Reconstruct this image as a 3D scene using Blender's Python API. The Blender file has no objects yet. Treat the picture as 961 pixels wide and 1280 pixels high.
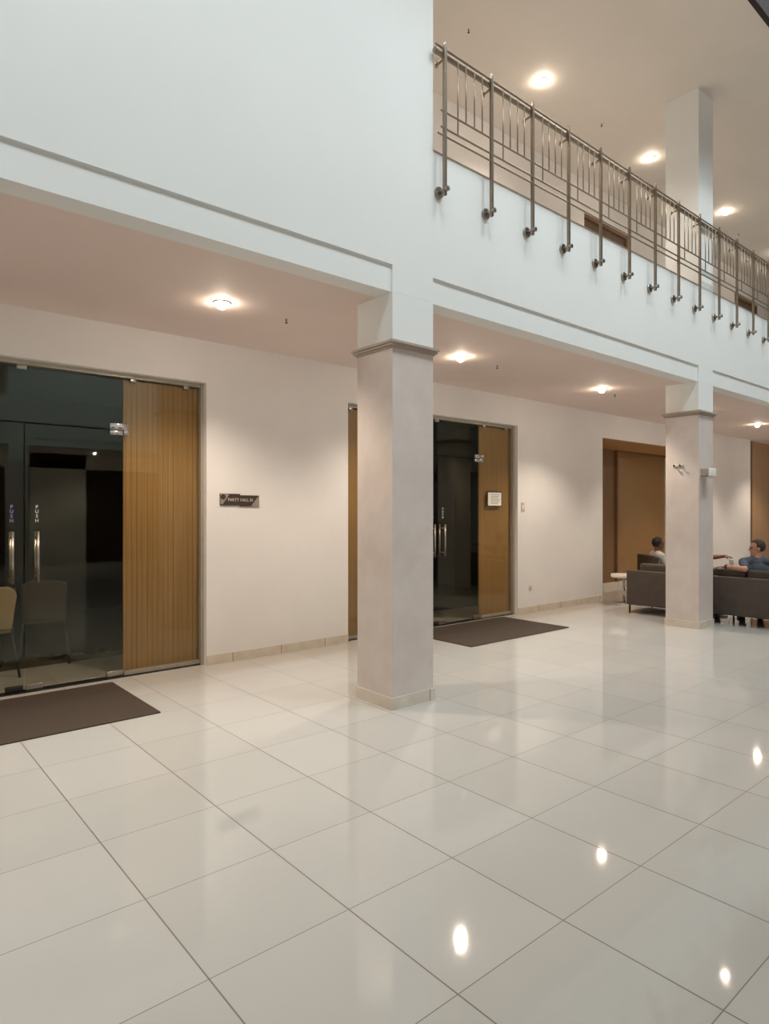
import bpy, bmesh, math, random
from mathutils import Vector, Matrix, Euler
random.seed(4)
PI = math.pi
SC = bpy.context.scene
COL = SC.collection

# ------------------------------------------------------------------ helpers
def lin(r, g, b):
    f = lambda c: (c / 255 / 12.92) if c / 255 <= .04045 else ((c / 255 + .055) / 1.055) ** 2.4
    return (f(r), f(g), f(b), 1)

class MB:
    """collects shapes; build() links them as ONE mesh object"""
    def __init__(self):
        self.bm = bmesh.new()
    def box(self, x0, x1, y0, y1, z0, z1):
        v = [self.bm.verts.new((x, y, z)) for x in (x0, x1) for y in (y0, y1) for z in (z0, z1)]
        for f in ((0, 1, 3, 2), (4, 6, 7, 5), (0, 4, 5, 1), (2, 3, 7, 6), (0, 2, 6, 4), (1, 5, 7, 3)):
            self.bm.faces.new([v[i] for i in f])
        return self
    def rbox(self, x0, x1, y0, y1, z0, z1, r=.03, seg=3):
        b = bmesh.new()
        v = [b.verts.new((x, y, z)) for x in (x0, x1) for y in (y0, y1) for z in (z0, z1)]
        for f in ((0, 1, 3, 2), (4, 6, 7, 5), (0, 4, 5, 1), (2, 3, 7, 6), (0, 2, 6, 4), (1, 5, 7, 3)):
            b.faces.new([v[i] for i in f])
        bmesh.ops.bevel(b, geom=b.edges[:], offset=r, segments=seg, profile=.5, affect='EDGES', clamp_overlap=True)
        self._add(b, smooth=True)
        return self
    def _add(self, b, M=None, smooth=False):
        if M is not None:
            bmesh.ops.transform(b, matrix=M, verts=b.verts[:])
        if smooth:
            for f in b.faces: f.smooth = True
        me = bpy.data.meshes.new('tmp'); b.to_mesh(me); b.free()
        self.bm.from_mesh(me); bpy.data.meshes.remove(me)
    def tube(self, p, q, r0, r1=None, n=14):
        p, q = Vector(p), Vector(q); r1 = r0 if r1 is None else r1
        d = q - p
        b = bmesh.new()
        bmesh.ops.create_cone(b, cap_ends=True, segments=n, radius1=r0, radius2=r1, depth=d.length)
        for f in b.faces: f.smooth = len(f.verts) == 4
        self._add(b, Matrix.Translation((p + q) / 2) @ d.to_track_quat('Z', 'Y').to_matrix().to_4x4())
        return self
    def lathe(self, prof, c=(0, 0, 0), n=28):
        rings = []
        for r, z in prof:
            rings.append([self.bm.verts.new((c[0] + r * math.cos(2 * PI * k / n), c[1] + r * math.sin(2 * PI * k / n), c[2] + z)) for k in range(n)])
        for a, b in zip(rings, rings[1:]):
            for k in range(n):
                f = self.bm.faces.new((a[k], a[(k + 1) % n], b[(k + 1) % n], b[k])); f.smooth = True
        self.bm.faces.new(rings[0][::-1]); self.bm.faces.new(rings[-1])
        return self
    def ball(self, c, r, s=(1, 1, 1), rot=None, u=20, v=14):
        b = bmesh.new(); bmesh.ops.create_uvsphere(b, u_segments=u, v_segments=v, radius=r)
        M = Matrix.Translation(c) @ (rot.to_matrix().to_4x4() if rot else Matrix()) @ Matrix.Diagonal((*s, 1))
        self._add(b, M, True); return self
    def prism(self, pts, y0, y1):
        """outline in x-z, thickness in y"""
        a = [self.bm.verts.new((x, y0, z)) for x, z in pts]; b = [self.bm.verts.new((x, y1, z)) for x, z in pts]
        n = len(pts)
        self.bm.faces.new(a); self.bm.faces.new(b[::-1])
        for k in range(n): self.bm.faces.new((a[k], b[k], b[(k + 1) % n], a[(k + 1) % n]))
        return self
    def build(self, name, mat, parent=None, loc=None):
        bmesh.ops.recalc_face_normals(self.bm, faces=self.bm.faces[:])
        me = bpy.data.meshes.new(name); self.bm.to_mesh(me); self.bm.free()
        me.materials.append(mat)
        o = bpy.data.objects.new(name, me); COL.objects.link(o)
        if parent: o.parent = parent
        if loc: o.location = loc
        return o

def tag(o, label=None, cat=None, group=None, kind=None):
    if label: o['label'] = label
    if cat: o['category'] = cat
    if group: o['group'] = group
    if kind: o['kind'] = kind
    return o
def empty(name, loc=(0, 0, 0), rz=0, **k):
    o = bpy.data.objects.new(name, None); COL.objects.link(o)
    o.location = loc; o.rotation_euler = (0, 0, rz); o.empty_display_size = .1
    return tag(o, **k)
def copy_tree(o, parent=None):
    c = o.copy(); COL.objects.link(c)
    if parent: c.parent = parent
    for ch in [x for x in SC.objects if x.parent == o]: copy_tree(ch, c)
    return c
def text_mesh(s, size, mat, name, parent=None, loc=(0, 0, 0), rot=(PI / 2, 0, 0), align='CENTER', ext=.0008, sx=1):
    cu = bpy.data.curves.new('t', 'FONT'); cu.body = s; cu.size = size; cu.extrude = ext
    cu.align_x = align; cu.align_y = 'CENTER'
    t = bpy.data.objects.new('t', cu); COL.objects.link(t)
    dg = bpy.context.evaluated_depsgraph_get(); dg.update()
    me = bpy.data.meshes.new_from_object(t.evaluated_get(dg)); bpy.data.objects.remove(t)
    me.materials.clear(); me.materials.append(mat)
    o = bpy.data.objects.new(name, me); COL.objects.link(o)
    o.location = loc; o.rotation_euler = rot; o.scale = (sx, 1, 1)
    if parent: o.parent = parent
    return o

# ------------------------------------------------------------------ materials
class N:
    def __init__(self, name):
        self.m = bpy.data.materials.new(name); self.m.use_nodes = True
        self.t = self.m.node_tree; self.n = self.t.nodes
        self.b = self.n['Principled BSDF']; self.out = self.n['Material Output']
    def new(self, ty, **k):
        x = self.n.new(ty)
        for a, v in k.items(): setattr(x, a, v)
        return x
    def link(self, a, b): self.t.links.new(a, b)
    def coord(self, kind='Object', scale=None):
        c = self.new('ShaderNodeTexCoord')
        if scale is None: return c.outputs[kind]
        mp = self.new('ShaderNodeMapping'); mp.inputs['Scale'].default_value = scale
        self.link(c.outputs[kind], mp.inputs['Vector']); return mp.outputs[0]
    def noise(self, vec, scale, detail=3, rough=.55):
        x = self.new('ShaderNodeTexNoise'); x.inputs['Scale'].default_value = scale
        x.inputs['Detail'].default_value = detail; x.inputs['Roughness'].default_value = rough
        self.link(vec, x.inputs['Vector']); return x.outputs['Fac']
    def ramp(self, fac, stops):
        r = self.new('ShaderNodeValToRGB')
        while len(r.color_ramp.elements) < len(stops): r.color_ramp.elements.new(.5)
        for e, (p, c) in zip(r.color_ramp.elements, stops): e.position = p; e.color = c
        self.link(fac, r.inputs['Fac']); return r.outputs['Color']
    def math(self, op, a, b=None):
        x = self.new('ShaderNodeMath', operation=op)
        for i, v in enumerate((a, b)):
            if v is None: continue
            if isinstance(v, (int, float)): x.inputs[i].default_value = v
            else: self.link(v, x.inputs[i])
        return x.outputs[0]
    def mix(self, fac, a, b):
        x = self.new('ShaderNodeMix', data_type='RGBA')
        if isinstance(fac, (int, float)): x.inputs['Factor'].default_value = fac
        else: self.link(fac, x.inputs['Factor'])
        for s, v in (('A', a), ('B', b)):
            i = [q for q in x.inputs if q.name == s and q.type == 'RGBA'][0]
            if isinstance(v, tuple): i.default_value = v
            else: self.link(v, i)
        return [q for q in x.outputs if q.type == 'RGBA'][0]
    def bump(self, h, strength, dist=.01):
        x = self.new('ShaderNodeBump'); x.inputs['Strength'].default_value = strength; x.inputs['Distance'].default_value = dist
        self.link(h, x.inputs['Height']); self.link(x.outputs[0], self.b.inputs['Normal'])

def mottled(name, c, d=.05, scale=3, rough=.6, metal=0, bump=0, bscale=60, spec=.5):
    k = N(name); v = k.coord()
    lo = tuple(x * (1 - d) for x in c[:3]) + (1,); hi = tuple(min(1, x * (1 + d)) for x in c[:3]) + (1,)
    k.link(k.ramp(k.noise(v, scale), [(.3, lo), (.7, hi)]), k.b.inputs['Base Color'])
    k.b.inputs['Roughness'].default_value = rough; k.b.inputs['Metallic'].default_value = metal
    k.b.inputs['Specular IOR Level'].default_value = spec
    if bump: k.bump(k.noise(v, bscale, 4), bump)
    return k.m

M = {}
M['wall'] = mottled('wall_paint', lin(233, 229, 226), .03, 1.5, .55, bump=.03)
M['front'] = mottled('facade_paint', lin(233, 234, 232), .015, 1.2, .6, bump=.02)
M['ceil'] = mottled('gallery_ceiling_paint', lin(230, 212, 204), .03, 1.0, .7)
M['ceil_up'] = mottled('upper_ceiling_paint', lin(222, 214, 204), .03, 1.0, .7)
M['roof'] = mottled('dark_roof_lining', lin(30, 25, 27), .05, 1, .9)
M['fascia'] = mottled('shaded_fascia', lin(44, 35, 36), .05, 2, .8)  # shade of the upper view corner is put into the fascia colour
M['slabedge'] = mottled('granite_edge', lin(176, 158, 138), .1, 20, .4)
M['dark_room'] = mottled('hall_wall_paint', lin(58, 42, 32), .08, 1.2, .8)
M['room_floor'] = mottled('hall_floor', lin(112, 106, 88), .06, 3, .25)
M['steel'] = mottled('brushed_steel', lin(176, 168, 158), .08, 30, .32, 1)
M['rail_steel'] = mottled('railing_steel', lin(148, 134, 118), .08, 25, .42, .82)
M['chrome'] = mottled('polished_steel', lin(200, 200, 200), .03, 10, .15, 1)
M['alu'] = mottled('door_frame_metal', lin(172, 163, 150), .05, 12, .4, .35)
M['black'] = mottled('black_metal', lin(28, 26, 25), .1, 20, .45)
M['white_plastic'] = mottled('white_plastic', lin(240, 238, 232), .02, 5, .4)
M['grey_plastic'] = mottled('grey_plastic', lin(196, 186, 172), .03, 5, .5)
M['paper'] = mottled('white_paper', lin(240, 236, 226), .02, 40, .8)
M['ink'] = mottled('grey_ink', lin(150, 148, 144), .05, 40, .8)
M['letter'] = mottled('sticker_letters', lin(236, 236, 244), .03, 10, .6)
M['letter_blue'] = mottled('blue_white_letters', lin(170, 166, 226), .03, 10, .6)
M['sign_dark'] = mottled('dark_sign_plate', lin(64, 52, 44), .06, 30, .45)
M['sign_grey'] = mottled('grey_sign_plate', lin(150, 140, 130), .06, 30, .45)
M['sign_text'] = mottled('pale_sign_letters', lin(216, 206, 192), .03, 10, .5)
M['sofa'] = mottled('dark_leather', lin(74, 63, 55), .12, 8, .5, bump=.12, bscale=180)
M['sofa_b'] = mottled('dark_brown_leather', lin(60, 50, 40), .12, 8, .5, bump=.12, bscale=180)
M['skin_a'] = mottled('skin_light_brown', lin(186, 134, 108), .06, 25, .5)
M['skin_b'] = mottled('skin_dark_brown', lin(122, 82, 58), .06, 25, .5)
M['skin_c'] = mottled('skin_brown', lin(128, 88, 60), .06, 25, .5)
M['hair'] = mottled('short_black_hair', lin(34, 26, 22), .25, 120, .7, bump=.4, bscale=300)
M['hair_b'] = mottled('short_brown_hair', lin(60, 40, 28), .25, 120, .7, bump=.4, bscale=300)
M['shirt_white'] = mottled('white_shirt_cloth', lin(196, 193, 186), .06, 20, .85, bump=.15, bscale=90)
M['shirt_slate'] = mottled('slate_shirt_cloth', lin(74, 80, 88), .08, 20, .9, bump=.15, bscale=90)
M['shirt_brown'] = mottled('brown_shirt_cloth', lin(104, 78, 56), .08, 20, .9, bump=.15, bscale=90)
M['trouser'] = mottled('dark_trouser_cloth', lin(48, 46, 50), .08, 25, .9, bump=.15, bscale=90)
M['shoe'] = mottled('black_shoe_leather', lin(30, 26, 24), .1, 25, .4)
M['eye'] = mottled('eye', lin(60, 48, 40), .4, 40, .2)
M['cup'] = mottled('white_paper_cup', lin(250, 247, 240), .02, 30, .6)
M['cream_cloth'] = mottled('cream_upholstery', lin(150, 132, 100), .06, 30, .9, bump=.2, bscale=150)
M['brown_cloth'] = mottled('brown_upholstery', lin(54, 42, 34), .06, 30, .9, bump=.2, bscale=150)
M['table_white'] = mottled('white_table_top', lin(244, 240, 230), .02, 6, .3)
M['upper_door'] = mottled('dark_brown_door', lin(104, 84, 66), .08, 4, .5)

# stone cladding of the columns
k = N('column_stone'); v = k.coord()
n1 = k.noise(v, 2.2, 5, .6); n2 = k.noise(v, 14, 4, .6)
c1 = k.ramp(n1, [(.3, lin(204, 191, 183)), (.72, lin(222, 212, 205))])
k.link(k.mix(k.math('MULTIPLY', n2, .3), c1, lin(198, 181, 174)), k.b.inputs['Base Color'])
k.b.inputs['Roughness'].default_value = .38
M['stone'] = k.m
M['stone_trim'] = mottled('column_trim_stone', lin(176, 162, 150), .06, 12, .45)

# polished floor tiles, 0.6 m
k = N('polished_floor_tiles')
g = k.new('ShaderNodeNewGeometry'); sp = k.new('ShaderNodeSeparateXYZ'); k.link(g.outputs['Position'], sp.inputs[0])
def edge(axis, off):
    s = k.math('DIVIDE', k.math('SUBTRACT', sp.outputs[axis], off), .6)
    fr = k.math('FRACT', s)
    d = k.math('MULTIPLY', k.math('MINIMUM', fr, k.math('SUBTRACT', 1, fr)), .6)
    return d, k.math('FLOOR', s)
dx, ix = edge('X', .972); dy, iy = edge('Y', 1.475)
gx = k.math('LESS_THAN', dx, .003); gy = k.math('LESS_THAN', dy, .0019)
gr = k.math('MAXIMUM', gx, gy)
cmb = k.new('ShaderNodeCombineXYZ'); k.link(ix, cmb.inputs[0]); k.link(iy, cmb.inputs[1])
wn = k.new('ShaderNodeTexWhiteNoise', noise_dimensions='3D'); k.link(cmb.outputs[0], wn.inputs['Vector'])
fl = k.ramp(wn.outputs['Value'], [(0, lin(190, 186, 179)), (1, lin(196, 192, 186))])
cl = k.noise(g.outputs['Position'], 3.5, 5, .6)
fl = k.mix(k.math('MULTIPLY', cl, .35), fl, lin(182, 176, 167))
k.link(k.mix(gr, fl, lin(120, 108, 96)), k.b.inputs['Base Color'])
k.link(k.math('ADD', k.math('MULTIPLY', gr, .5), .05), k.b.inputs['Roughness'])
k.b.inputs['Specular IOR Level'].default_value = .5
M['floor'] = k.m

# skirting tiles
k = N('skirting_tiles')
g = k.new('ShaderNodeNewGeometry'); sp = k.new('ShaderNodeSeparateXYZ'); k.link(g.outputs['Position'], sp.inputs[0])
dx, ix = edge('X', .972 - .14)
gr = k.math('LESS_THAN', dx, .004)
cl = k.noise(g.outputs['Position'], 6, 4)
fl = k.ramp(cl, [(.3, lin(205, 193, 176)), (.7, lin(220, 210, 195))])
k.link(k.mix(gr, fl, lin(130, 115, 100)), k.b.inputs['Base Color']); k.b.inputs['Roughness'].default_value = .3
M['skirt'] = k.m

# wood laminate with fine vertical lines
def wood(name, a, b, freq=42, line=.35):
    k = N(name)
    g = k.new('ShaderNodeNewGeometry'); sp = k.new('ShaderNodeSeparateXYZ'); k.link(g.outputs['Position'], sp.inputs[0])
    mp = k.new('ShaderNodeMapping'); mp.inputs['Scale'].default_value = (22, 22, .7); k.link(g.outputs['Position'], mp.inputs[0])
    gn = k.noise(mp.outputs[0], 1.6, 6, .65)
    base = k.ramp(gn, [(.3, a), (.7, b)])
    s = k.math('MULTIPLY', sp.outputs['X'], freq); fr = k.math('FRACT', s)
    wn = k.new('ShaderNodeTexWhiteNoise', noise_dimensions='1D'); k.link(k.math('FLOOR', s), wn.inputs['W'])
    ln = k.math('MULTIPLY', k.math('LESS_THAN', fr, .12), k.math('MULTIPLY', k.math('ADD', wn.outputs['Value'], .3), line))
    dark = tuple(x * .45 for x in a[:3]) + (1,)
    k.link(k.mix(ln, base, dark), k.b.inputs['Base Color']); k.b.inputs['Roughness'].default_value = .45
    return k.m
M['wood'] = wood('ribbed_oak_laminate', lin(150, 113, 64), lin(172, 133, 82), 19, .85)
M['wood_b'] = wood('oak_laminate', lin(156, 119, 74), lin(176, 138, 90), 8, .12)
M['wood_c'] = wood('brown_laminate', lin(172, 126, 74), lin(190, 142, 88), 5, .1)
M['wood_f'] = wood('dark_edge_laminate', lin(104, 74, 46), lin(116, 84, 54), 4, .1)
M['wood_e'] = wood('pale_brown_laminate', lin(170, 134, 98), lin(184, 148, 110), 3, .1)
M['wood_d'] = wood('dark_brown_laminate', lin(120, 88, 54), lin(134, 100, 64), 5, .1)

# door mat: coarse brown pile
k = N('brown_door_mat'); v = k.coord()
n1 = k.noise(v, 260, 2); n2 = k.noise(v, 5, 3)
c = k.mix(n2, lin(70, 56, 45), lin(79, 64, 52))
k.link(k.mix(k.math('MULTIPLY', n1, .6), c, lin(56, 44, 36)), k.b.inputs['Base Color'])
k.b.inputs['Roughness'].default_value = .95; k.bump(n1, .6, .004)
M['mat'] = k.m

# thin glass: see-through, reflecting more at grazing angles
def glass(name, tint, f0=.028):
    k = N(name); k.n.remove(k.b)
    g = k.new('ShaderNodeNewGeometry')
    dt = k.new('ShaderNodeVectorMath', operation='DOT_PRODUCT'); k.link(g.outputs['Normal'], dt.inputs[0]); k.link(g.outputs['Incoming'], dt.inputs[1])
    c = k.math('ABSOLUTE', dt.outputs['Value'])
    p = k.math('POWER', k.math('SUBTRACT', 1, c), 5)
    F = k.math('ADD', k.math('MULTIPLY', p, .9), f0)
    tr = k.new('ShaderNodeBsdfTransparent'); tr.inputs[0].default_value = tint
    gl = k.new('ShaderNodeBsdfGlossy'); gl.inputs['Roughness'].default_value = .015; gl.inputs['Color'].default_value = (.90, .97, .86, 1)
    mx = k.new('ShaderNodeMixShader'); k.link(F, mx.inputs[0]); k.link(tr.outputs[0], mx.inputs[1]); k.link(gl.outputs[0], mx.inputs[2])
    k.link(mx.outputs[0], k.out.inputs['Surface'])
    return k.m
M['glass'] = glass('clear_glass', (.93, .925, .88, 1))

def emit(name, c, s):
    k = N(name)
    k.b.inputs['Base Color'].default_value = (.8, .8, .8, 1)
    v = k.coord(); n = k.noise(v, 8, 1)
    k.link(k.ramp(n, [(0, c), (1, c)]), k.b.inputs['Emission Color'])
    k.b.inputs['Emission Strength'].default_value = s
    return k.m
M['lamp'] = emit('warm_lamp_glow', (1, .84, .66, 1), 140)

# ------------------------------------------------------------------ the building
FY, WY = 3.93, 6.33          # face of the gallery, back wall of the gallery
CZ, LZ, SZ = 3.39, 3.605, 4.70   # low ceiling, ledge, top of the gallery kerb
UF, UC = 4.58, 7.40          # gallery floor, gallery ceiling
X0, X1 = -5.0, 22.0
OP = -2.47                   # the far side of the hall mirrors this one: y -> OP - y
ROOF = 12.4
COLX = [(-2.11, -1.65), (3.42, 3.88), (8.955, 9.405), (14.48, 14.94)]
def S(name, mb, mat): return tag(mb.build(name, M[mat]), kind='structure')

S('floor', MB().box(X0 - .2, X1 + .2, -9, 7.42, -.12, 0), 'floor')
S('floor_hall', MB().box(X0 - .2, 10.42, 7.42, 11.4, -.12, 0), 'room_floor')

# back wall of the gallery with its openings
D1 = (-.405, 2.935); D2 = (4.785, 8.10); D3 = (10.54, 15.0); D4 = 17.3
HZ = 2.95
b = MB()
for a, c in ((X0, D1[0]), (D1[1], D2[0]), (D2[1], D3[0]), (D3[1], D4)):
    b.box(a, c, WY, WY + .2, 0, CZ + .06)
for a, c in (D1, D2, D3):
    b.box(a, c, WY, WY + .2, HZ, CZ + .06)
S('wall_back', b, 'wall')
b = MB()
for a, c in ((X0, D1[0]), (D1[1], D2[0]), (D2[1], D3[0]), (D3[1], D4)):
    b.box(a + .004, c - .004, WY - .012, WY - .0005, 0, .1)
S('baseboard_back', b, 'skirt')
# alcove: side walls and soffit, glazed back
S('wall_alcove', MB().box(D3[0] - .12, D3[0], WY + .2, 7.5, 0, CZ).box(D3[1], D3[1] + .12, WY + .2, 7.5, 0, CZ).box(D3[0], D3[1], 7.44, 7.5, 0, CZ), 'wall')
S('ceiling_alcove', MB().box(D3[0], D3[1], WY + .01, 7.44, HZ - .012, HZ - .001), 'wood_c')
# low ceiling, gallery slab, gallery ceiling
S('ceiling', MB().box(X0, X1, FY + .03, WY + .2, CZ, CZ + .06), 'ceil')
S('floor_gallery', MB().box(X0, X1, FY + .2, WY + .2, CZ + .07, UF), 'wall')
S('ceiling_gallery', MB().box(X0, X1, 2.9, WY + .2, UC, UC + .05), 'ceil_up')
S('trim_eaves', MB().box(X0, X1, 2.84, 2.9, UC - .01, UC + .45), 'fascia')
# wall of the gallery floor
UD = ((9.95, 11.5), (16.35, 17.85)); UDZ = 6.86
b = MB(); xs = [X0, UD[0][0], UD[0][1], UD[1][0], UD[1][1], X1]
for i in (0, 2, 4): b.box(xs[i], xs[i + 1], WY, WY + .2, UF, UC)
for a, c in UD: b.box(a, c, WY, WY + .2, UDZ, UC)
S('wall_gallery', b, 'wall')
for n, (a, c) in enumerate(UD):
    e = empty('door_%d' % (5 + n), ((a + c) / 2, WY + .1, UF), kind='structure')
    hw = (c - a) / 2
    MB().box(-hw, -hw + .06, -.06, .1, 0, UDZ - UF).box(hw - .06, hw, -.06, .1, 0, UDZ - UF).box(-hw + .06, hw - .06, -.06, .1, UDZ - UF - .06, UDZ - UF).build('door_frame', M['wood_d'], e)
    for s in (-1, 1):
        d = MB().box(min(0, s * (hw - .065)) + .002, max(0, s * (hw - .065)) - .002, -.02, .03, .01, UDZ - UF - .065).build('door_leaf', M['upper_door'], e)
        MB().tube((s * .08, -.07, .9), (s * .08, -.07, 1.2), .012).tube((s * .08, -.07, .95), (s * .08, -.02, .95), .008).tube((s * .08, -.07, 1.15), (s * .08, -.02, 1.15), .008).build('handle', M['steel'], d)

# face of the gallery between the columns: kerb above, recessed strip below the ledge
def bays(): 
    e = [X0] + [x for c in COLX for x in c] + [X1]
    return [(e[i], e[i + 1]) for i in range(0, len(e), 2)]
for a, c in bays():
    b = MB()
    if c <= 3.5: b.box(a, c, FY, FY + .2, LZ, UC)
    else: b.box(a, c, FY, FY + .2, LZ, SZ - .012)
    b.box(a, c, FY + .017, FY + .2, CZ - .002, LZ)
    S('wall_front', b, 'front')
for a, c in COLX:
    S('wall_front', MB().box(a, c, FY, FY + .2, CZ, UC if c < 4 else SZ), 'front')
b = MB()
for a, c in bays():
    if c > 3.5: b.box(a, c, FY - .006, FY + .22, SZ - .012, SZ)
S('trim_kerb', b, 'slabedge')

# end walls, upper hall walls, roof
S('wall_left', MB().box(X0 - .2, X0, -9, WY + .2, 0, ROOF), 'wall')
S('wall_right', MB().box(X1, X1 + .2, -9, WY + .2, 0, ROOF), 'wall')
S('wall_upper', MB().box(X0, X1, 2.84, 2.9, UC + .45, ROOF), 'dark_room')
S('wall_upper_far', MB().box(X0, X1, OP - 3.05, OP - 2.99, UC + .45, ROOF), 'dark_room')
S('ceiling_hall', MB().box(X0 - .2, X1 + .2, OP - 3.05, 2.9, ROOF, ROOF + .1), 'roof')
# the far side of the hall (seen only as a reflection in the glass)
m = lambda y: OP - y
b = MB()
for a, c in bays():
    if c <= 3.5 or a > 9.2: b.box(a, c, m(FY + .2), m(FY), LZ, SZ)
    else: b.box(a, c, m(FY + .2), m(FY), LZ, UC)
    b.box(a, c, m(FY + .2), m(FY + .017), CZ, LZ)
for a, c in COLX:
    b.box(a, c, m(FY + .46), m(FY), 2.98, UC)
S('wall_front_far', b, 'front')
b = MB()
for a, c in COLX: b.box(a, c, m(FY + .46), m(FY), 0, 2.98)
S('wall_column_far', b, 'stone')
b = MB()
for a, c in ((X0, 1.2), (4.4, 6.0), (9.4, 11.5), (14.8, X1)): b.box(a, c, m(WY + .2), m(WY), 0, CZ + .06)
b.box(X0, X1, m(WY + .2), m(WY), HZ, CZ + .06)
b.box(X0, X1, m(WY + .2), m(WY), UF, UC)
S('wall_far', b, 'wall')
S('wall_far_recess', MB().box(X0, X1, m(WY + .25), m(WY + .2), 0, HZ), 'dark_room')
S('ceiling_far', MB().box(X0, X1, m(WY + .2), m(FY + .03), CZ, CZ + .06), 'ceil')
S('floor_gallery_far', MB().box(X0, X1, m(WY + .2), m(FY + .2), CZ + .07, UF), 'wall')
S('ceiling_gallery_far', MB().box(X0, X1, m(WY + .2), m(3.05), UC, UC + .05), 'ceil_up')
S('trim_eaves_far', MB().box(X0, X1, m(3.05), m(2.99), UC - .01, UC + .45), 'fascia')

# dark halls behind the glass doors
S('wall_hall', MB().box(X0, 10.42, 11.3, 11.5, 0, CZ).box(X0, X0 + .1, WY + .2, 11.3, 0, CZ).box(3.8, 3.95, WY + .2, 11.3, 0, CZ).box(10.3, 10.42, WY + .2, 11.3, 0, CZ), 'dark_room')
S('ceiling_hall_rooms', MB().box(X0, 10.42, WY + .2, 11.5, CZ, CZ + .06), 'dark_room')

# wood-clad end of the gallery wall
e = empty('wall_panelling', (D4, WY + .08, 0), kind='structure')
MB().box(0, .34, 0, .05, 0, CZ).build('edge_board', M['wood_f'], e)
for i in range(4):
    MB().box(.345 + i * 1.08, .345 + (i + 1) * 1.08 - .006, .02, .06, 0, CZ).build('wood_panel', M['wood_e'], e)

# ------------------------------------------------------------------ columns
def column(ax, cx, top, label):
    w = (cx - ax) / 2
    r = empty('column', ((ax + cx) / 2, FY + .23, 0), label=label, cat='column', group='square columns along the gallery', kind='thing')
    MB().box(-w, w, -.23, .23, .1, 2.935).build('stone_shaft', M['stone'], r)
    MB().box(-w, w, -.23, .23, 2.995, top).build('white_head', M['front'], r)
    b = MB()
    b.box(-w - .012, w + .012, -.242, .242, 2.935, 2.95).box(-w - .028, w + .028, -.258, .258, 2.95, 2.972).box(-w - .042, w + .042, -.272, .272, 2.972, 2.988).box(-w - .03, w + .03, -.26, .26, 2.988, 2.996)
    b.build('capital_moulding', M['stone_trim'], r)
    MB().box(-w - .012, w + .012, -.242, .242, 0, .1).build('plinth', M['skirt'], r)
    return r
LC = ['square stone-clad column with white head, beyond the edge of the first glass door',
      'big square stone-clad column standing between the two dark door mats',
      'farther square stone-clad column in front of the sofa, with a white box on it',
      'square stone-clad column farthest along the gallery, past the sofa']
for (a, c), l in zip(COLX, LC): column(a, c, CZ - .001, l)

a, c = COLX[2]; w_ = (c - a) / 2
uc_ = empty('column', ((a + c) / 2, FY + .23, SZ), label='tall plain white column rising behind the railing to the upper gallery ceiling', cat='column', kind='thing')
MB().box(-w_, w_, -.23, .23, .0005, UC - SZ - .001).build('shaft', M['front'], uc_)

# ------------------------------------------------------------------ glass doors
GY = WY + .11
def door_bay(n, x0, x1, half, pan, woodmat, notice=False):
    """opening x0..x1: side panels of width pan, two leaves meeting in the middle, transom above"""
    cx = (x0 + x1) / 2
    r = empty('door_%d' % n, (cx, GY, 0), kind='structure')
    W = (x1 - x0) / 2
    TZ = 2.40
    MB().box(-W, -W + .035, -.05, .06, 0, HZ).box(W - .035, W, -.05, .06, 0, HZ).box(-W + .035, W - .035, -.03, .05, HZ - .04, HZ).build('door_frame', M['alu'], r)
    MB().box(-W + .035, W - .035, -.04, .05, 0, .012).build('threshold', M['black'], r)
    iw = W - .035
    for s in (-1, 1):
        a, c = sorted((s * (iw - pan), s * iw))
        p = MB().box(a + .01, c - .004, .03, .05, .05, HZ - .05).build('side_panel', M[woodmat], r)
        MB().box(a + .002, c - .002, -.006, .006, .05, HZ - .042).build('glass_pane', M['glass'], p)
        MB().box(a + .002, c - .002, -.02, .03, .012, .05).build('bottom_rail', M['alu'], p)
        for q in (.12, .82):
            xx = a + (c - a) * q
            MB().rbox(xx - .03, xx + .03, -.016, .016, HZ - .075, HZ - .038, .004, 2).build('clip', M['steel'], p)
        # leaf
        a, c = sorted((s * .004, s * (iw - pan - .004)))
        l = MB().box(a, c, -.006, .006, .02, TZ - .006).build('door_leaf', M['glass'], r)
        hx = s * .10
        h = MB()
        for yy in (-.055, .055): h.tube((hx, yy, .975), (hx, yy, 1.43), .0125)
        for zz in (1.03, 1.375): h.tube((hx, -.055, zz), (hx, .055, zz), .009)
        h.build('handle', M['steel'], l)
        hz = s * (iw - pan)
        # bottom patch, with floor spring
        MB().rbox(min(hz, hz - s * .16), max(hz, hz - s * .16), -.016, .016, .014, .07, .004, 2).build('bottom_patch', M['steel'], l)
        MB().rbox(min(s * .01, s * .15), max(s * .01, s * .15), -.016, .016, .014, .066, .004, 2).build('corner_lock', M['steel' if s > 0 else 'black'], l)
        # S-shaped patch where leaf, transom and side panel meet
        pm = MB()
        xa, xb = hz - s * .13, hz + s * .05
        pm.rbox(min(xa, xb), max(xa, xb), -.018, .018, TZ, TZ + .06, .004, 2)
        pm.rbox(min(hz, xb), max(hz, xb), -.018, .018, TZ - .05, TZ, .004, 2)
        pm.build('over_panel_patch', M['chrome'], r)
        MB().rbox(min(xa, hz - s * .006), max(xa, hz - s * .006), -.018, .018, TZ - .052, TZ - .008, .004, 2).build('top_patch', M['chrome'], l)
        # stacked letters above the handle
        for q, ch in enumerate('PUSH'):
            text_mesh(ch, .042, M['letter_blue' if s < 0 else 'letter'], 'letter', l, (hx, -.0075, 1.648 - q * .041), sx=1.0)
    a, c = -(iw - pan), iw - pan
    t = MB().box(a + .002, c - .002, -.006, .006, TZ + .004, HZ - .042).build('transom_pane', M['glass'], r)
    for xx in (-.02, ):
        MB().rbox(xx - .04, xx + .04, -.016, .016, HZ - .08, HZ - .038, .004, 2).build('clip', M['steel'], t)
    return r
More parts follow.
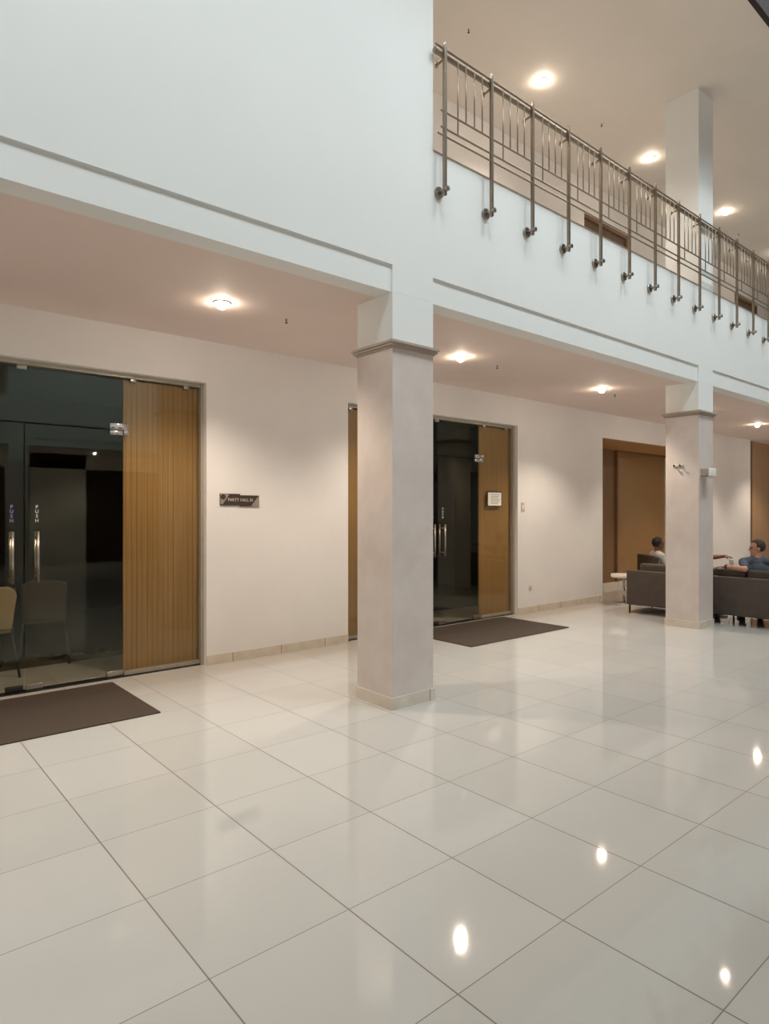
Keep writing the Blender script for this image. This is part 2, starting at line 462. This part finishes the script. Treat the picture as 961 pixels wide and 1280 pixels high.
door_bay(1, D1[0], D1[1], 0, .775, 'wood')
door_bay(2, D2[0], D2[1], 0, .72, 'wood_b')

# glazed alcove
r = empty('door_3', (D3[0], 7.36, 0), kind='structure')
L = D3[1] - D3[0]
xs = [0, 2.29, L]
MB().box(0, L, -.02, .06, 0, .1).build('bottom_rail', M['skirt'], r)
for i in range(2):
    p = MB().box(xs[i], xs[i + 1] - .004, .03, .06, .1, HZ).build('wood_panel', M['wood_d' if i == 0 else 'wood_c'], r)
    if i == 1: MB().box(xs[i] + .02, xs[i + 1] - .01, .0, .012, .1, HZ - .05).build('glass_pane', M['glass'], p)
MB().box(xs[1] - .03, xs[1] + .03, -.02, .028, .1, HZ).box(xs[1] + .03, L, -.02, .028, HZ - .06, HZ).build('door_frame', M['wood_d'], r)

# ------------------------------------------------------------------ mats
def mat_thing(x0, x1, y0, y1, label):
    o = MB().rbox(x0 - (x0 + x1) / 2, (x1 - x0) / 2, -(y1 - y0) / 2, (y1 - y0) / 2, 0, .012, .005, 2).build('door_mat', M['mat'], None, ((x0 + x1) / 2, (y0 + y1) / 2, .0005))
    return tag(o, label, 'mat', 'brown mats at the glass doors')
mat_thing(-.04, 1.965, 5.07, 6.26, 'dark brown door mat before the glass door beside the party hall sign')
mat_thing(5.72, 7.72, 5.15, 6.32, 'dark brown door mat behind the big column, before the door with the notice')

# ------------------------------------------------------------------ sign, notice, plates
s = empty('door_sign', (3.315, WY, 1.728), label='small dark sign lettered PARTY HALL 01 on the wall beside the first glass door', cat='sign')
MB().box(-.232, .0, -.014, -.0005, -.056, .07).box(0, .232, -.014, -.0005, -.066, .056).build('plate', M['sign_dark'], s)
MB().prism([(-.230, .002), (-.230, .066), (-.222, .068), (-.15, .068), (-.128, .060), (-.205, -.044), (-.230, -.040)], -.017, -.0142).build('emblem_panel', M['sign_grey'], s)
b = MB()
bb = bmesh.new(); bmesh.ops.create_cone(bb, cap_ends=True, segments=24, radius1=.028, radius2=.028, depth=.003)
b._add(bb, Matrix.Translation((-.2, -.0185, .036)) @ Matrix.Rotation(PI / 2, 4, 'X')); b.build('emblem', M['sign_dark'], s)
MB().prism([(.13, -.064), (.230, -.064), (.230, .052), (.205, .03)], -.017, -.0142).build('corner_panel', M['sign_grey'], s)
text_mesh('PARTY HALL 01', .047, M['sign_text'], 'lettering', s, (.008, -.0158, .004), sx=.94)

s = empty('notice', (7.66, GY - .008, 1.80), label='framed white paper notice stuck on the wooden panel of the second glass door', cat='notice')
MB().box(-.17, .17, -.008, 0, -.115, .115).build('frame', M['sign_dark'], s)
MB().box(-.155, .155, -.0105, -.0082, -.1, .1).build('paper', M['paper'], s)
b = MB()
for i in range(6): b.box(-.10 + .01 * (i % 2), .12 - .02 * (i % 3), -.0115, -.0108, .066 - i * .027, .074 - i * .027)
b.build('text_lines', M['ink'], s)

s = empty('switch_plate', (8.22, WY, 1.68), label='small pale switch plate on the wall past the second glass door', cat='switch')
MB().rbox(-.04, .04, -.012, -.0005, -.07, .07, .004, 2).build('plate', M['grey_plastic'], s)
MB().rbox(-.015, .015, -.018, -.012, -.03, .03, .003, 2).build('rocker', M['white_plastic'], s)
s = empty('socket', (8.42, WY, .39), label='small pale wall socket low on the wall above the skirting', cat='socket')
MB().rbox(-.035, .035, -.01, -.0005, -.035, .035, .004, 2).build('plate', M['grey_plastic'], s)
MB().tube((-.01, -.0105, 0), (-.01, -.0095, 0), .004).tube((.01, -.0105, 0), (.01, -.0095, 0), .004).build('pin_hole', M['black'], s)

# box on the farther column
s = empty('wall_box', (8.955, FY, 2.14), label='small white box fixed high on the front of the farther column', cat='box')
MB().rbox(.05, .24, -.135, -.105, -.052, .06, .01, 3).build('front_cover', M['white_plastic'], s)
MB().box(.06, .23, -.1, -.001, -.045, .055).build('housing', M['stone_trim'], s)
MB().box(.045, .245, -.14, -.001, -.066, -.055).build('shelf_plate', M['grey_plastic'], s)
s = empty('wall_hook', (8.955, FY + .28, 2.245), label='small dark hook fixed on the side of the farther column', cat='hook')
MB().rbox(-.012, -.0005, -.07, .07, -.016, .022, .004, 2).build('back_plate', M['grey_plastic'], s)
for yy in (-.04, .04):
    MB().tube((-.01, yy, .0), (-.05, yy, -.006), .008).tube((-.05, yy, -.006), (-.05, yy, .02), .008).build('prong', M['black'], s)

# ------------------------------------------------------------------ ceiling lights and sprinklers
def lamp_proto():
    r = empty('ceiling_downlight')
    b = MB(); b.lathe([(.046, -.004), (.07, -.010), (.076, -.006), (.076, -.0005), (.046, -.0005)], n=32); b.build('trim_ring', M['white_plastic'], r)
    b = MB(); b.lathe([(.0005, -.060), (.016, -.057), (.031, -.048), (.041, -.034), (.045, -.018), (.045, -.002)], n=28); b.build('bulb', M['lamp'], r)
    return r
LOW_W, UP_W = 135, 108
def spot(x, y, z, w, ang=126, blend=.6, col=(1, .85, .69)):
    l = bpy.data.lights.new('downlight_beam', 'SPOT'); l.energy = w; l.color = col
    l.spot_size = math.radians(ang); l.spot_blend = blend; l.shadow_soft_size = .05
    o = bpy.data.objects.new('downlight_beam', l); COL.objects.link(o); o.location = (x, y, z - .08)
    return o
def glowpt(x, y, z, w, col=(1, .80, .58)):
    l = bpy.data.lights.new('downlight_spill', 'POINT'); l.energy = w; l.color = col; l.shadow_soft_size = .05
    o = bpy.data.objects.new('downlight_spill', l); COL.objects.link(o); o.location = (x, y, z - .09)
proto = lamp_proto(); used = [False]
def light(x, y, z, w, label, group, ang=130):
    r = proto if not used[0] else copy_tree(proto)
    used[0] = True
    r.location = (x, y, z); tag(r, label, 'ceiling light', group)
    spot(x, y, z, w, ang)
G1 = 'downlights in the low ceiling'
LOWL = [(-.45, 'lit round downlight in the low ceiling before the first door, outside the picture'),
        (2.50, 'lit round downlight in the low ceiling above the party hall sign'),
        (5.47, 'lit round downlight in the low ceiling just past the big column, before the second door'),
        (8.45, 'lit round downlight in the low ceiling between the second door and the farther column'),
        (11.42, 'lit round downlight in the low ceiling hidden behind the farther column'),
        (14.27, 'lit round downlight in the low ceiling beyond the farther column, over the sofa'),
        (17.30, 'lit round downlight in the low ceiling by the wood-clad wall, last of its row')]
for x, l in LOWL: light(x, 5.09, CZ, LOW_W, l, G1, 114 if x > 8 else 130)
G2 = 'downlights in the upper gallery ceiling'
UPL = [(4.28, 'lit round downlight in the upper ceiling hidden behind the white wall'),
       (7.22, 'largest-looking bright downlight in the upper ceiling, above the nearer end of the railing'),
       (10.14, 'bright downlight in the upper ceiling beside the tall white column'),
       (13.07, 'bright downlight in the upper ceiling past the tall white column'),
       (16.0, 'lit round downlight in the upper ceiling at the far end of the railing')]
for x, l in UPL: light(x, 5.23, UC, UP_W * (.6 if x < 5 else 1.1 if x < 8 else .65 if x < 12 else .32), l, G2, 130)
G3 = 'downlights across the hall'
for x in (0.2, 3.0, 5.9, 8.9, 12.0): light(x, OP - 5.09, CZ, LOW_W, 'lit round downlight in the low ceiling across the hall, seen only reflected', G3)
for x in (0.2, 5.9, 12.0): light(x, OP - 5.23, UC, UP_W, 'lit round downlight in the upper ceiling across the hall, seen only reflected', G3)

sp0 = empty('sprinkler')
MB().lathe([(.016, -.004), (.017, -.0005)], n=20).build('cover_plate', M['grey_plastic'], sp0)
MB().tube((0, 0, -.0005), (0, 0, -.018), .006).tube((-.006, 0, -.018), (-.006, 0, -.034), .002).tube((.006, 0, -.018), (.006, 0, -.034), .002).lathe([(.014, -.038), (.014, -.034)], n=16).build('deflector_head', M['black'], sp0)
spk = [(3.17, 5.14, CZ, 'small dark sprinkler in the low ceiling between the first downlight and the big column'),
       (6.14, 5.11, CZ, 'small dark sprinkler in the low ceiling past the downlight at the second door'),
       (9.0, 5.2, CZ, 'small dark sprinkler in the low ceiling close to the farther column'),
       (5.78, 5.25, UC, 'small dark sprinkler in the upper ceiling above the railing beside the white wall'),
       (8.70, 5.24, UC, 'small dark sprinkler in the upper ceiling between the two brightest upper downlights'),
       (14.3, 5.46, UC, 'small dark sprinkler in the upper ceiling past the tall white column')]
for i, (x, y, z, l) in enumerate(spk):
    r = sp0 if i == 0 else copy_tree(sp0)
    r.location = (x, y, z); tag(r, l, 'sprinkler', 'ceiling sprinklers')

# ------------------------------------------------------------------ gallery railing
RY = 3.85
P0, DP, NP = 3.94, .6085, 17
rail = empty('railing', (0, RY, 0), label='steel balcony railing fixed along the face of the upper gallery', cat='railing')
xe = P0 + DP * (NP - 1) + .2
MB().tube((3.856, .040, 5.525), (xe, .040, 5.525), .025, n=18).build('handrail', M['rail_steel'], rail)
MB().tube((3.86, .030, 5.572), (xe, .030, 5.572), .009).build('top_rod', M['rail_steel'], rail)
for z, y, x in ((5.012, .004, 3.90), (4.872, .004, 3.90), (4.806, .004, 3.862)):
    MB().tube((x, y, z), (xe, y, z), .0085).build('lower_rod', M['rail_steel'], rail)
pm = MB()
for yy in (0,):
    pm.box(-.014, -.003, -.013, .013, 4.30, 5.55).box(.003, .014, -.013, .013, 4.30, 5.55)
pm.prism([(-.014, 5.55), (.014, 5.55), (.006, 5.585), (0, 5.60), (-.006, 5.585)], -.012, .012)
for zz in (5.53, 5.012, 4.872, 4.806, 4.345): pm.tube((-.02, 0, zz), (.02, 0, zz), .008)
post_me = None
dm = MB(); dm.tube((0, .058, 4.345), (0, .0795, 4.345), .048, n=24).tube((0, -.03, 4.345), (0, .06, 4.345), .016).tube((0, -.04, 4.345), (0, -.025, 4.345), .022)
am = MB(); am.tube((0, 0, 5.47), (0, .11, 5.455), .011).tube((0, .10, 5.44), (0, .10, 5.475), .014)
p0 = pm.build('post', M['rail_steel'], rail, (P0, 0, 0))
MBd = dm.build('wall_disc', M['steel'], p0)
MBa = am.build('handrail_bracket', M['rail_steel'], p0)
for i in range(1, NP):
    p = copy_tree(p0, rail); p.location = (P0 + DP * i, 0, 0)
bl = MB().tube((0, 0, 4.872), (0, 0, 5.51), .0062, n=10).build('baluster', M['rail_steel'], rail, (P0 + DP * .26, -.004, 0))
bs = MB().tube((0, 0, 5.012), (0, 0, 5.51), .0062, n=10).build('baluster', M['rail_steel'], rail, (P0 + DP * .43, -.004, 0))
for i in range(NP - 1):
    for q, f in enumerate((.26, .43, .61, .78)):
        if i == 0 and q < 2: continue
        c = (bl if q == 0 else bs).copy(); COL.objects.link(c); c.location = (P0 + DP * (i + f), -.004, 0)

# ------------------------------------------------------------------ sofa seen from behind
sf = empty('sofa', (9.565, 5.33, 0), .045, label='long dark leather sofa seen from behind, standing beyond the farther column', cat='sofa')
SL = 2.62
MB().rbox(0, .13, -SL, 0, .135, .68, .018, 3).build('back_shell', M['sofa'], sf)
MB().rbox(.12, .86, -SL + .01, -.01, .135, .27, .015, 3).build('seat_base', M['sofa'], sf)
for a in (-.14, -SL): MB().rbox(.131, .86, a, a + .14, .272, .60, .02, 3).build('armrest', M['sofa'], sf)
n = 3; cw = (SL - .29) / n
for i in range(n):
    a = -.145 - cw * (i + 1)
    MB().rbox(.262, .87, a + .005, a + cw - .005, .272, .44, .05, 4).build('seat_cushion', M['sofa'], sf)
    MB().rbox(.132, .26, a + .005, a + cw - .005, .30, .79, .04, 4).build('back_cushion', M['sofa'], sf)
for lx in (.04, .82):
    for ly in (-.04, -SL / 2, -SL + .04):
        MB().tube((lx, ly, 0), (lx, ly, .14), .011, .016).build('leg', M['black'], sf)

# armchair beyond it
AN = math.atan2(-.647, .7625)
ac = empty('armchair', (11.23, 5.51, 0), AN, label='dark brown armchair beside the wooden alcove, holding the man in the white shirt', cat='armchair')
MB().rbox(-.36, .40, -.38, .38, .13, .25, .02, 3).build('seat_base', M['sofa_b'], ac)
MB().rbox(-.36, -.27, -.38, .38, .252, .84, .03, 3).build('backrest', M['sofa_b'], ac)
for s_ in (-1, 1): MB().rbox(-.268, .40, min(s_ * .26, s_ * .38), max(s_ * .26, s_ * .38), .252, .58, .025, 3).build('armrest', M['sofa_b'], ac)
MB().rbox(-.265, .41, -.255, .255, .252, .385, .04, 4).build('seat_cushion', M['sofa_b'], ac)
for lx in (-.34, .34):
    for ly in (-.32, .32): MB().tube((lx, ly, 0), (lx, ly, .135), .011, .016).build('leg', M['black'], ac)

# round side table
tb = empty('side_table', (10.53, 5.91, 0), label='small round white side table between the sofa end and the alcove', cat='table')
MB().lathe([(.205, .455), (.22, .465), (.22, .505), (.214, .512)], n=40).build('table_top', M['table_white'], tb)
MB().tube((0, 0, .02), (0, 0, .456), .02).build('stem', M['chrome'], tb)
MB().lathe([(.15, 0), (.15, .012), (.03, .024), (.02, .03)], n=36).build('base', M['chrome'], tb)

# ------------------------------------------------------------------ chairs in the dark hall
def hall_chair(x, y, rz, mat, label):
    r = empty('banquet_chair', (x, y, 0), rz, label=label, cat='chair', group='chairs behind the first glass door')
    MB().rbox(-.22, .22, -.21, .23, .42, .49, .025, 3).build('seat', M[mat], r)
    out = [(-.19, 0), (.19, 0)]
    for cx_, a0 in ((.12, 0), (-.12, 90)):
        for q in range(7): out.append((cx_ + .10 * math.cos(math.radians(a0 + q * 15)), .32 + .10 * math.sin(math.radians(a0 + q * 15))))
    b = MB(); b.prism(out, -.022, .022)
    bmesh.ops.recalc_face_normals(b.bm, faces=b.bm.faces[:])
    bmesh.ops.bevel(b.bm, geom=[e_ for e_ in b.bm.edges if abs(e_.verts[0].co.y - e_.verts[1].co.y) < 1e-6], offset=.012, segments=2, profile=.5, affect='EDGES')
    o = b.build('backrest', M[mat], r, (0, -.235, .47)); o.rotation_euler = (math.radians(9), 0, 0)
    for sx in (-1, 1):
        MB().tube((sx * .19, .2, .43), (sx * .235, .27, 0), .012).build('leg', M['black'], r)
        MB().tube((sx * .2, -.2, .43), (sx * .235, -.33, 0), .012).build('leg', M['black'], r)
        MB().tube((sx * .2, -.2, .43), (sx * .2, -.30, .86), .011).build('back_post', M['black'], r)
    return r
hall_chair(1.08, 7.35, .1, 'cream_cloth', 'cream upholstered chair just behind the first glass door')
hall_chair(1.72, 7.72, -.25, 'brown_cloth', 'dark chair with splayed thin legs standing farther inside the first glass door')

# ------------------------------------------------------------------ people
def skin_mesh(chains, vox=.007, extra=None, sub=1):
    """chains: lists of (point, radius). Returns one evaluated, remeshed surface."""
    parts = []
    bmx = bmesh.new()
    for ch in chains:
        for (p, r0), (q, r1) in zip(ch, ch[1:]):
            p, q = Vector(p), Vector(q); d = q - p
            if d.length < 1e-5: continue
            m0 = MB(); m0.tube(p, q, r0, r1, 18)
            me = bpy.data.meshes.new('t'); m0.bm.to_mesh(me); m0.bm.free(); bmx.from_mesh(me); bpy.data.meshes.remove(me)
        for p, r0 in ch:
            m0 = MB(); m0.ball(p, r0, u=18, v=12)
            me = bpy.data.meshes.new('t'); m0.bm.to_mesh(me); m0.bm.free(); bmx.from_mesh(me); bpy.data.meshes.remove(me)
    if extra:
        for c, r, s, rot in extra:
            m0 = MB(); m0.ball(c, r, s, rot)
            me = bpy.data.meshes.new('t'); m0.bm.to_mesh(me); m0.bm.free(); bmx.from_mesh(me); bpy.data.meshes.remove(me)
    me = bpy.data.meshes.new('t'); bmx.to_mesh(me); bmx.free()
    o = bpy.data.objects.new('t', me); COL.objects.link(o)
    md = o.modifiers.new('r', 'REMESH'); md.mode = 'VOXEL'; md.voxel_size = vox; md.use_smooth_shade = True
    sm = o.modifiers.new('s', 'SMOOTH'); sm.factor = .5; sm.iterations = 4
    dg = bpy.context.evaluated_depsgraph_get(); dg.update()
    res = bpy.data.meshes.new_from_object(o.evaluated_get(dg)); bpy.data.objects.remove(o)
    return res
def link(name, me, mat, parent):
    me.name = name; me.materials.clear(); me.materials.append(mat)
    o = bpy.data.objects.new(name, me); COL.objects.link(o); o.parent = parent; return o

def hand(wrist, palm_dir, side, curl, down):
    """palm plus four unequal fingers and a thumb; palm_dir along the hand, side across it, down = curl direction"""
    w, d, s, dn = Vector(wrist), Vector(palm_dir).normalized(), Vector(side).normalized(), Vector(down).normalized()
    ch = [[(w, .025), (w + d * .03, .026)]]
    for k, ln in zip((-1.5, -.5, .5, 1.5), (.060, .072, .076, .066)):
        b0 = w + d * .02 + s * k * .013
        b1 = w + d * .085 + s * k * .019
        t = b1; dirv = d; pts = [(b0, .013), (b1, .0105)]
        for j, q in enumerate((.45, .32, .23)):
            dirv = (dirv + dn * curl * .8).normalized()
            t = t + dirv * ln * q; pts.append((t, .0092 - j * .0008))
        ch.append(pts)
    tb_ = w + d * .025 + s * .026
    t1 = tb_ + (d * .6 + s * .65 + dn * .3).normalized() * .038; t2 = t1 + (d * .8 + s * .1 + dn * .6 * curl).normalized() * .032
    ch.append([(tb_, .014), (t1, .0115), (t2, .0095)])
    return ch

def person(loc, rz, label, skin, hairm, shirt, lean, head_yaw, armL, armR, sleeve, group='seated people', sc=.93):
    """seated figure: local +x is the way the body faces, +y its left. arms: (elbow, wrist, hand dir, across, curl, down)"""
    r = empty('person', loc, rz, label=label, cat='person', group=group)
    r.scale = (sc, sc, sc)
    inv_ = Matrix.Rotation(-rz, 3, 'Z')
    def loc_arm(a):     # arms are given where they are in the hall
        el, wr, hd, ac_, cu, dn = a
        return (inv_ @ (Vector(el) - Vector(loc)) / sc, inv_ @ (Vector(wr) - Vector(loc)) / sc, inv_ @ Vector(hd), inv_ @ Vector(ac_), cu, inv_ @ Vector(dn))
    armL, armR = loc_arm(armL), loc_arm(armR)
    def T(p): # lean the upper body about the hips
        p = Vector(p); h = Vector((0, 0, .0)); q = p - h
        return h + Matrix.Rotation(lean, 3, 'Y') @ q
    hip = Vector((0, 0, .10))
    chest = T((0, 0, .42)); nb = T((0, 0, .56)); sh = .185
    shL, shR = T((0, sh, .52)), T((0, -sh, .52))
    hc = nb + Vector((.025, 0, .175))     # head centre
    hr = Matrix.Rotation(head_yaw, 3, 'Z')
    H = lambda x, y, z: hc + hr @ Vector((x, y, z))
    leg = []
    for s_ in (-1, 1):
        h0 = Vector((.02, s_ * .09, .09)); kn = Vector((.46, s_ * .13, .10)); an = Vector((.50, s_ * .13, -.37))
        toe = Vector((.66, s_ * .15, -.405)); leg.append((h0, kn, an, toe))
    torso = [[(hip, .125), (T((0, 0, .22)), .122), (chest, .128), (T((0, 0, .50)), .09)],
             [(T((0, -.08, .40)), .105), (T((0, .08, .40)), .105)], [(hip + Vector((0, -.07, 0)), .105), (hip + Vector((0, .07, 0)), .105)],
             [(shL, .062), (T((0, .06, .545)), .06)], [(shR, .062), (T((0, -.06, .545)), .06)]]
    neckc = [[(T((0, 0, .52)), .06), (nb + Vector((.005, 0, .03)), .055), (hc + hr @ Vector((-.015, 0, -.05)), .056)]]
    head = [(H(0, 0, .025), .1, (.95, .76, 1.0), Euler((0, 0, head_yaw))), (H(.022, 0, -.045), .075, (.95, .82, 1.0), Euler((0, 0, head_yaw))),
            (H(.048, 0, -.09), .038, (1, 1.1, .8), Euler((0, 0, head_yaw))),
            (H(.098, 0, -.012), .019, (1.0, .75, 1.5), Euler((0, .25, head_yaw))), (H(.104, 0, -.03), .015, (1, 1.2, .8), Euler((0, 0, head_yaw))),
            (H(.086, 0, -.064), .016, (.8, 1.6, .55), Euler((0, 0, head_yaw))), (H(.084, 0, .028), .02, (.7, 2.6, .5), Euler((0, 0, head_yaw)))]
    for s_ in (-1, 1):
        head.append((H(-.008, s_ * .078, -.008), .03, (.7, .35, 1.1), Euler((0, 0, head_yaw + s_ * .3))))
    arms = []; hands = []
    for shd, a in ((shL, armL), (shR, armR)):
        el, wr, hd, ac_, cu, dn = a
        el, wr = Vector(el), Vector(wr)
        arms.append([(shd, .056), (shd.lerp(el, .5), .05), (el, .042), (el.lerp(wr, .35), .041), (wr, .027)])
        hands += hand(wr, hd, ac_, cu, dn)
    legs = [[(h, .085), (kn, .06), (kn.lerp(an, .35), .056), (an, .04)] for h, kn, an, toe in leg]
    feet = [[(an, .042), (an + Vector((.03, 0, -.035)), .04), (toe, .035)] for h, kn, an, toe in leg]
    body = skin_mesh(torso + neckc + arms + hands + legs + feet, .007, head)
    link('body', body, skin, r)
    # shirt
    sl = []
    for a in arms:
        if sleeve == 'long': sl.append([(a[0][0], .068), (a[1][0], .062), (a[2][0], .054), (a[3][0], .052), (a[3][0].lerp(a[4][0], .85), .040)])
        else: sl.append([(a[0][0], .068), (a[1][0], .063), (a[1][0].lerp(a[2][0], .5), .058)])
    grow = lambda cs, g: [[(p, q + g) for p, q in c] for c in cs]
    shm = skin_mesh(grow(torso, .012) + sl + [[(T((0, 0, .53)), .072), (nb + Vector((0, 0, -.01)), .068)]], .009)
    link('shirt', shm, shirt, r)
    tr = skin_mesh([[(h, .1), (kn, .073), (kn.lerp(an, .35), .068), (kn.lerp(an, .93), .056)] for h, kn, an, toe in leg] + [[(hip + Vector((0, -.07, -.01)), .12), (hip + Vector((0, .07, -.01)), .12)]], .01)
    link('trousers', tr, M['trouser'], r)
    for h, kn, an, toe in leg:
        so = skin_mesh([[(an + Vector((-.01, 0, -.03)), .047), (an + Vector((.05, 0, -.038)), .047), (toe, .042)]], .008)
        link('shoe', so, M['shoe'], r)
    # hair: a cap over crown, sides and nape
    hm = MB(); hm.ball(H(-.012, 0, .036), .104, (.97, .79, 1.0), Euler((0, 0, head_yaw)), 36, 24)
    inv = hr.transposed()
    kill = []
    for vtx in hm.bm.verts:
        p = inv @ (vtx.co - hc)
        if (p.x > .035 and p.z < .092) or (p.x > -.02 and p.z < .022) or p.z < -.04: kill.append(vtx)
    bmesh.ops.delete(hm.bm, geom=kill, context='VERTS')
    ho = hm.build('hair', hairm, r); md = ho.modifiers.new('t', 'SOLIDIFY'); md.thickness = .008; md.offset = .5
    for s_ in (-1, 1):
        MB().ball(H(.086, s_ * .031, .008), .0115, u=12, v=8).build('eye', M['eye'], r)
        MB().rbox(-.004, .004, -.017, .017, -.003, .003, .002, 2).build('eyebrow', hairm, r, H(.093, s_ * .032, .031)).rotation_euler = (0, 0, head_yaw)
    return r

# man in the slate shirt: on the sofa, turned towards his neighbour, arm along the sofa back
person((10.02, 3.58, .40), .5, 'man in a slate grey shirt on the sofa, his bare forearm along its back',
       M['skin_a'], M['hair_b'], M['shirt_slate'], -.08, 1.65,
       ((9.70, 3.62, .80), (9.705, 3.88, .82), (.05, 1, -.05), (1, 0, 0), .35, (0, 0, -1)),
       ((10.26, 3.42, .66), (10.42, 3.62, .62), (.6, .8, 0), (-.8, .6, 0), .4, (0, 0, -1)), 'short')
# man behind the column, hand held out with a cup
person((10.06, 4.58, .40), -.35, 'person on the sofa hidden behind the farther column, a brown arm reaching out',
       M['skin_c'], M['hair'], M['shirt_brown'], -.06, -.8,
       ((10.24, 4.72, .66), (10.42, 4.58, .60), (1, -.3, 0), (.3, 1, 0), .4, (0, 0, -1)),
       ((9.97, 4.22, .925), (9.925, 3.985, .955), (.02, -1, -.1), (-1, 0, 0), .85, (-.1, 0, -1)), 'short')
# man in white, arms folded, in the armchair
def arm_pt(x, y, z): return (Vector((11.13, 5.595, .345)) + Matrix.Rotation(AN, 3, 'Z') @ Vector((x, y, z)) * .93)
def arm_d(x, y, z): return Matrix.Rotation(AN, 3, 'Z') @ Vector((x, y, z))
person((11.13, 5.595, .345), AN, 'man in a white shirt sitting in the armchair beyond the column, arms folded',
       M['skin_b'], M['hair'], M['shirt_white'], -.04, .1,
       (arm_pt(.10, .25, .30), arm_pt(.26, .02, .31), arm_d(.3, -1, .1), arm_d(1, 0, 0), .3, (0, 0, -1)),
       (arm_pt(.10, -.25, .28), arm_pt(.24, .04, .24), arm_d(.2, 1, .2), arm_d(1, 0, 0), .3, (0, 0, -1)), 'long')

# watch stays with the wrist it is worn on
wp = [o for o in SC.objects if o.name.startswith('person')][0]
_i = Matrix.Rotation(-.5, 3, 'Z'); _l = lambda *p: _i @ (Vector(p) - Vector((10.02, 3.58, .40))) / .93
MB().tube(_l(9.705, 3.86, .819), _l(9.705, 3.885, .8205), .036, n=20).build('watch', M['black'], wp)

cp = empty('cup', (9.915, 3.885, .815), label='small white cup held out above the back of the sofa', cat='cup')
MB().lathe([(.022, 0), (.024, .002), (.033, .088), (.034, .092)], n=24).build('cup_body', M['cup'], cp)
MB().lathe([(.036, .092), (.036, .098), (.031, .1), (.030, .106)], n=24).build('lid', M['white_plastic'], cp)

# ------------------------------------------------------------------ hall lighting
def area(x, y, z, w, size, col):
    l = bpy.data.lights.new('hall_flood', 'AREA'); l.energy = w; l.color = col; l.shape = 'DISK'; l.size = size
    o = bpy.data.objects.new('hall_flood', l); COL.objects.link(o); o.location = (x, y, z)
HALL_W = 90
for x in (-2.0, 2.2, 6.4, 10.6, 14.8): area(x, -1.1, 12.2, HALL_W, .7, (.88, .97, 1.0))
def wash(x, y, z, tx, ty, tz, w, ang, blend, col):
    l = bpy.data.lights.new('wall_washer', 'SPOT'); l.energy = w; l.color = col
    l.spot_size = math.radians(ang); l.spot_blend = blend; l.shadow_soft_size = 1.1
    o = bpy.data.objects.new('wall_washer', l); COL.objects.link(o); o.location = (x, y, z)
    o.rotation_euler = (Vector((tx, ty, tz)) - Vector((x, y, z))).to_track_quat('-Z', 'Y').to_euler()
WASH_W = 900
for x in (-3.6, -.6, 2.4, 5.4, 8.4, 11.4, 14.4, 17.4):
    wash(x, .9, 9.6, x, FY, 3.7, WASH_W * (.70 if x < 3 else .86 if x < 9 else .66), 75, 1, (.885, .975, 1.0))
for x in (-.6, 5.4, 11.4):
    wash(x, OP - .9, 9.6, x, OP - FY, 4.6, WASH_W * 1.6, 85, 1, (.885, .975, 1.0))

w = bpy.data.worlds.new('World'); SC.world = w; w.use_nodes = True
w.node_tree.nodes['Background'].inputs[0].default_value = (.02, .022, .03, 1); w.node_tree.nodes['Background'].inputs[1].default_value = 1

# ------------------------------------------------------------------ camera
cam = bpy.data.cameras.new('camera'); co = bpy.data.objects.new('camera', cam); COL.objects.link(co)
co.location = (0, 0, 1.603); co.rotation_euler = (PI / 2, 0, math.radians(49.68 - 90))
cam.sensor_fit = 'HORIZONTAL'; cam.sensor_width = 36; cam.lens = 805.5 / 961 * 36; cam.clip_start = .05
SC.camera = co
SC.view_settings.view_transform = 'Standard'; SC.view_settings.look = 'None'; SC.view_settings.gamma = 1
SC.view_settings.use_curve_mapping = False; SC.view_settings.exposure = .1
SC.cycles.use_denoising = True
SC.cycles.max_bounces = 10; SC.cycles.diffuse_bounces = 5; SC.cycles.glossy_bounces = 5; SC.cycles.transparent_max_bounces = 16
SC.cycles.sample_clamp_indirect = 6
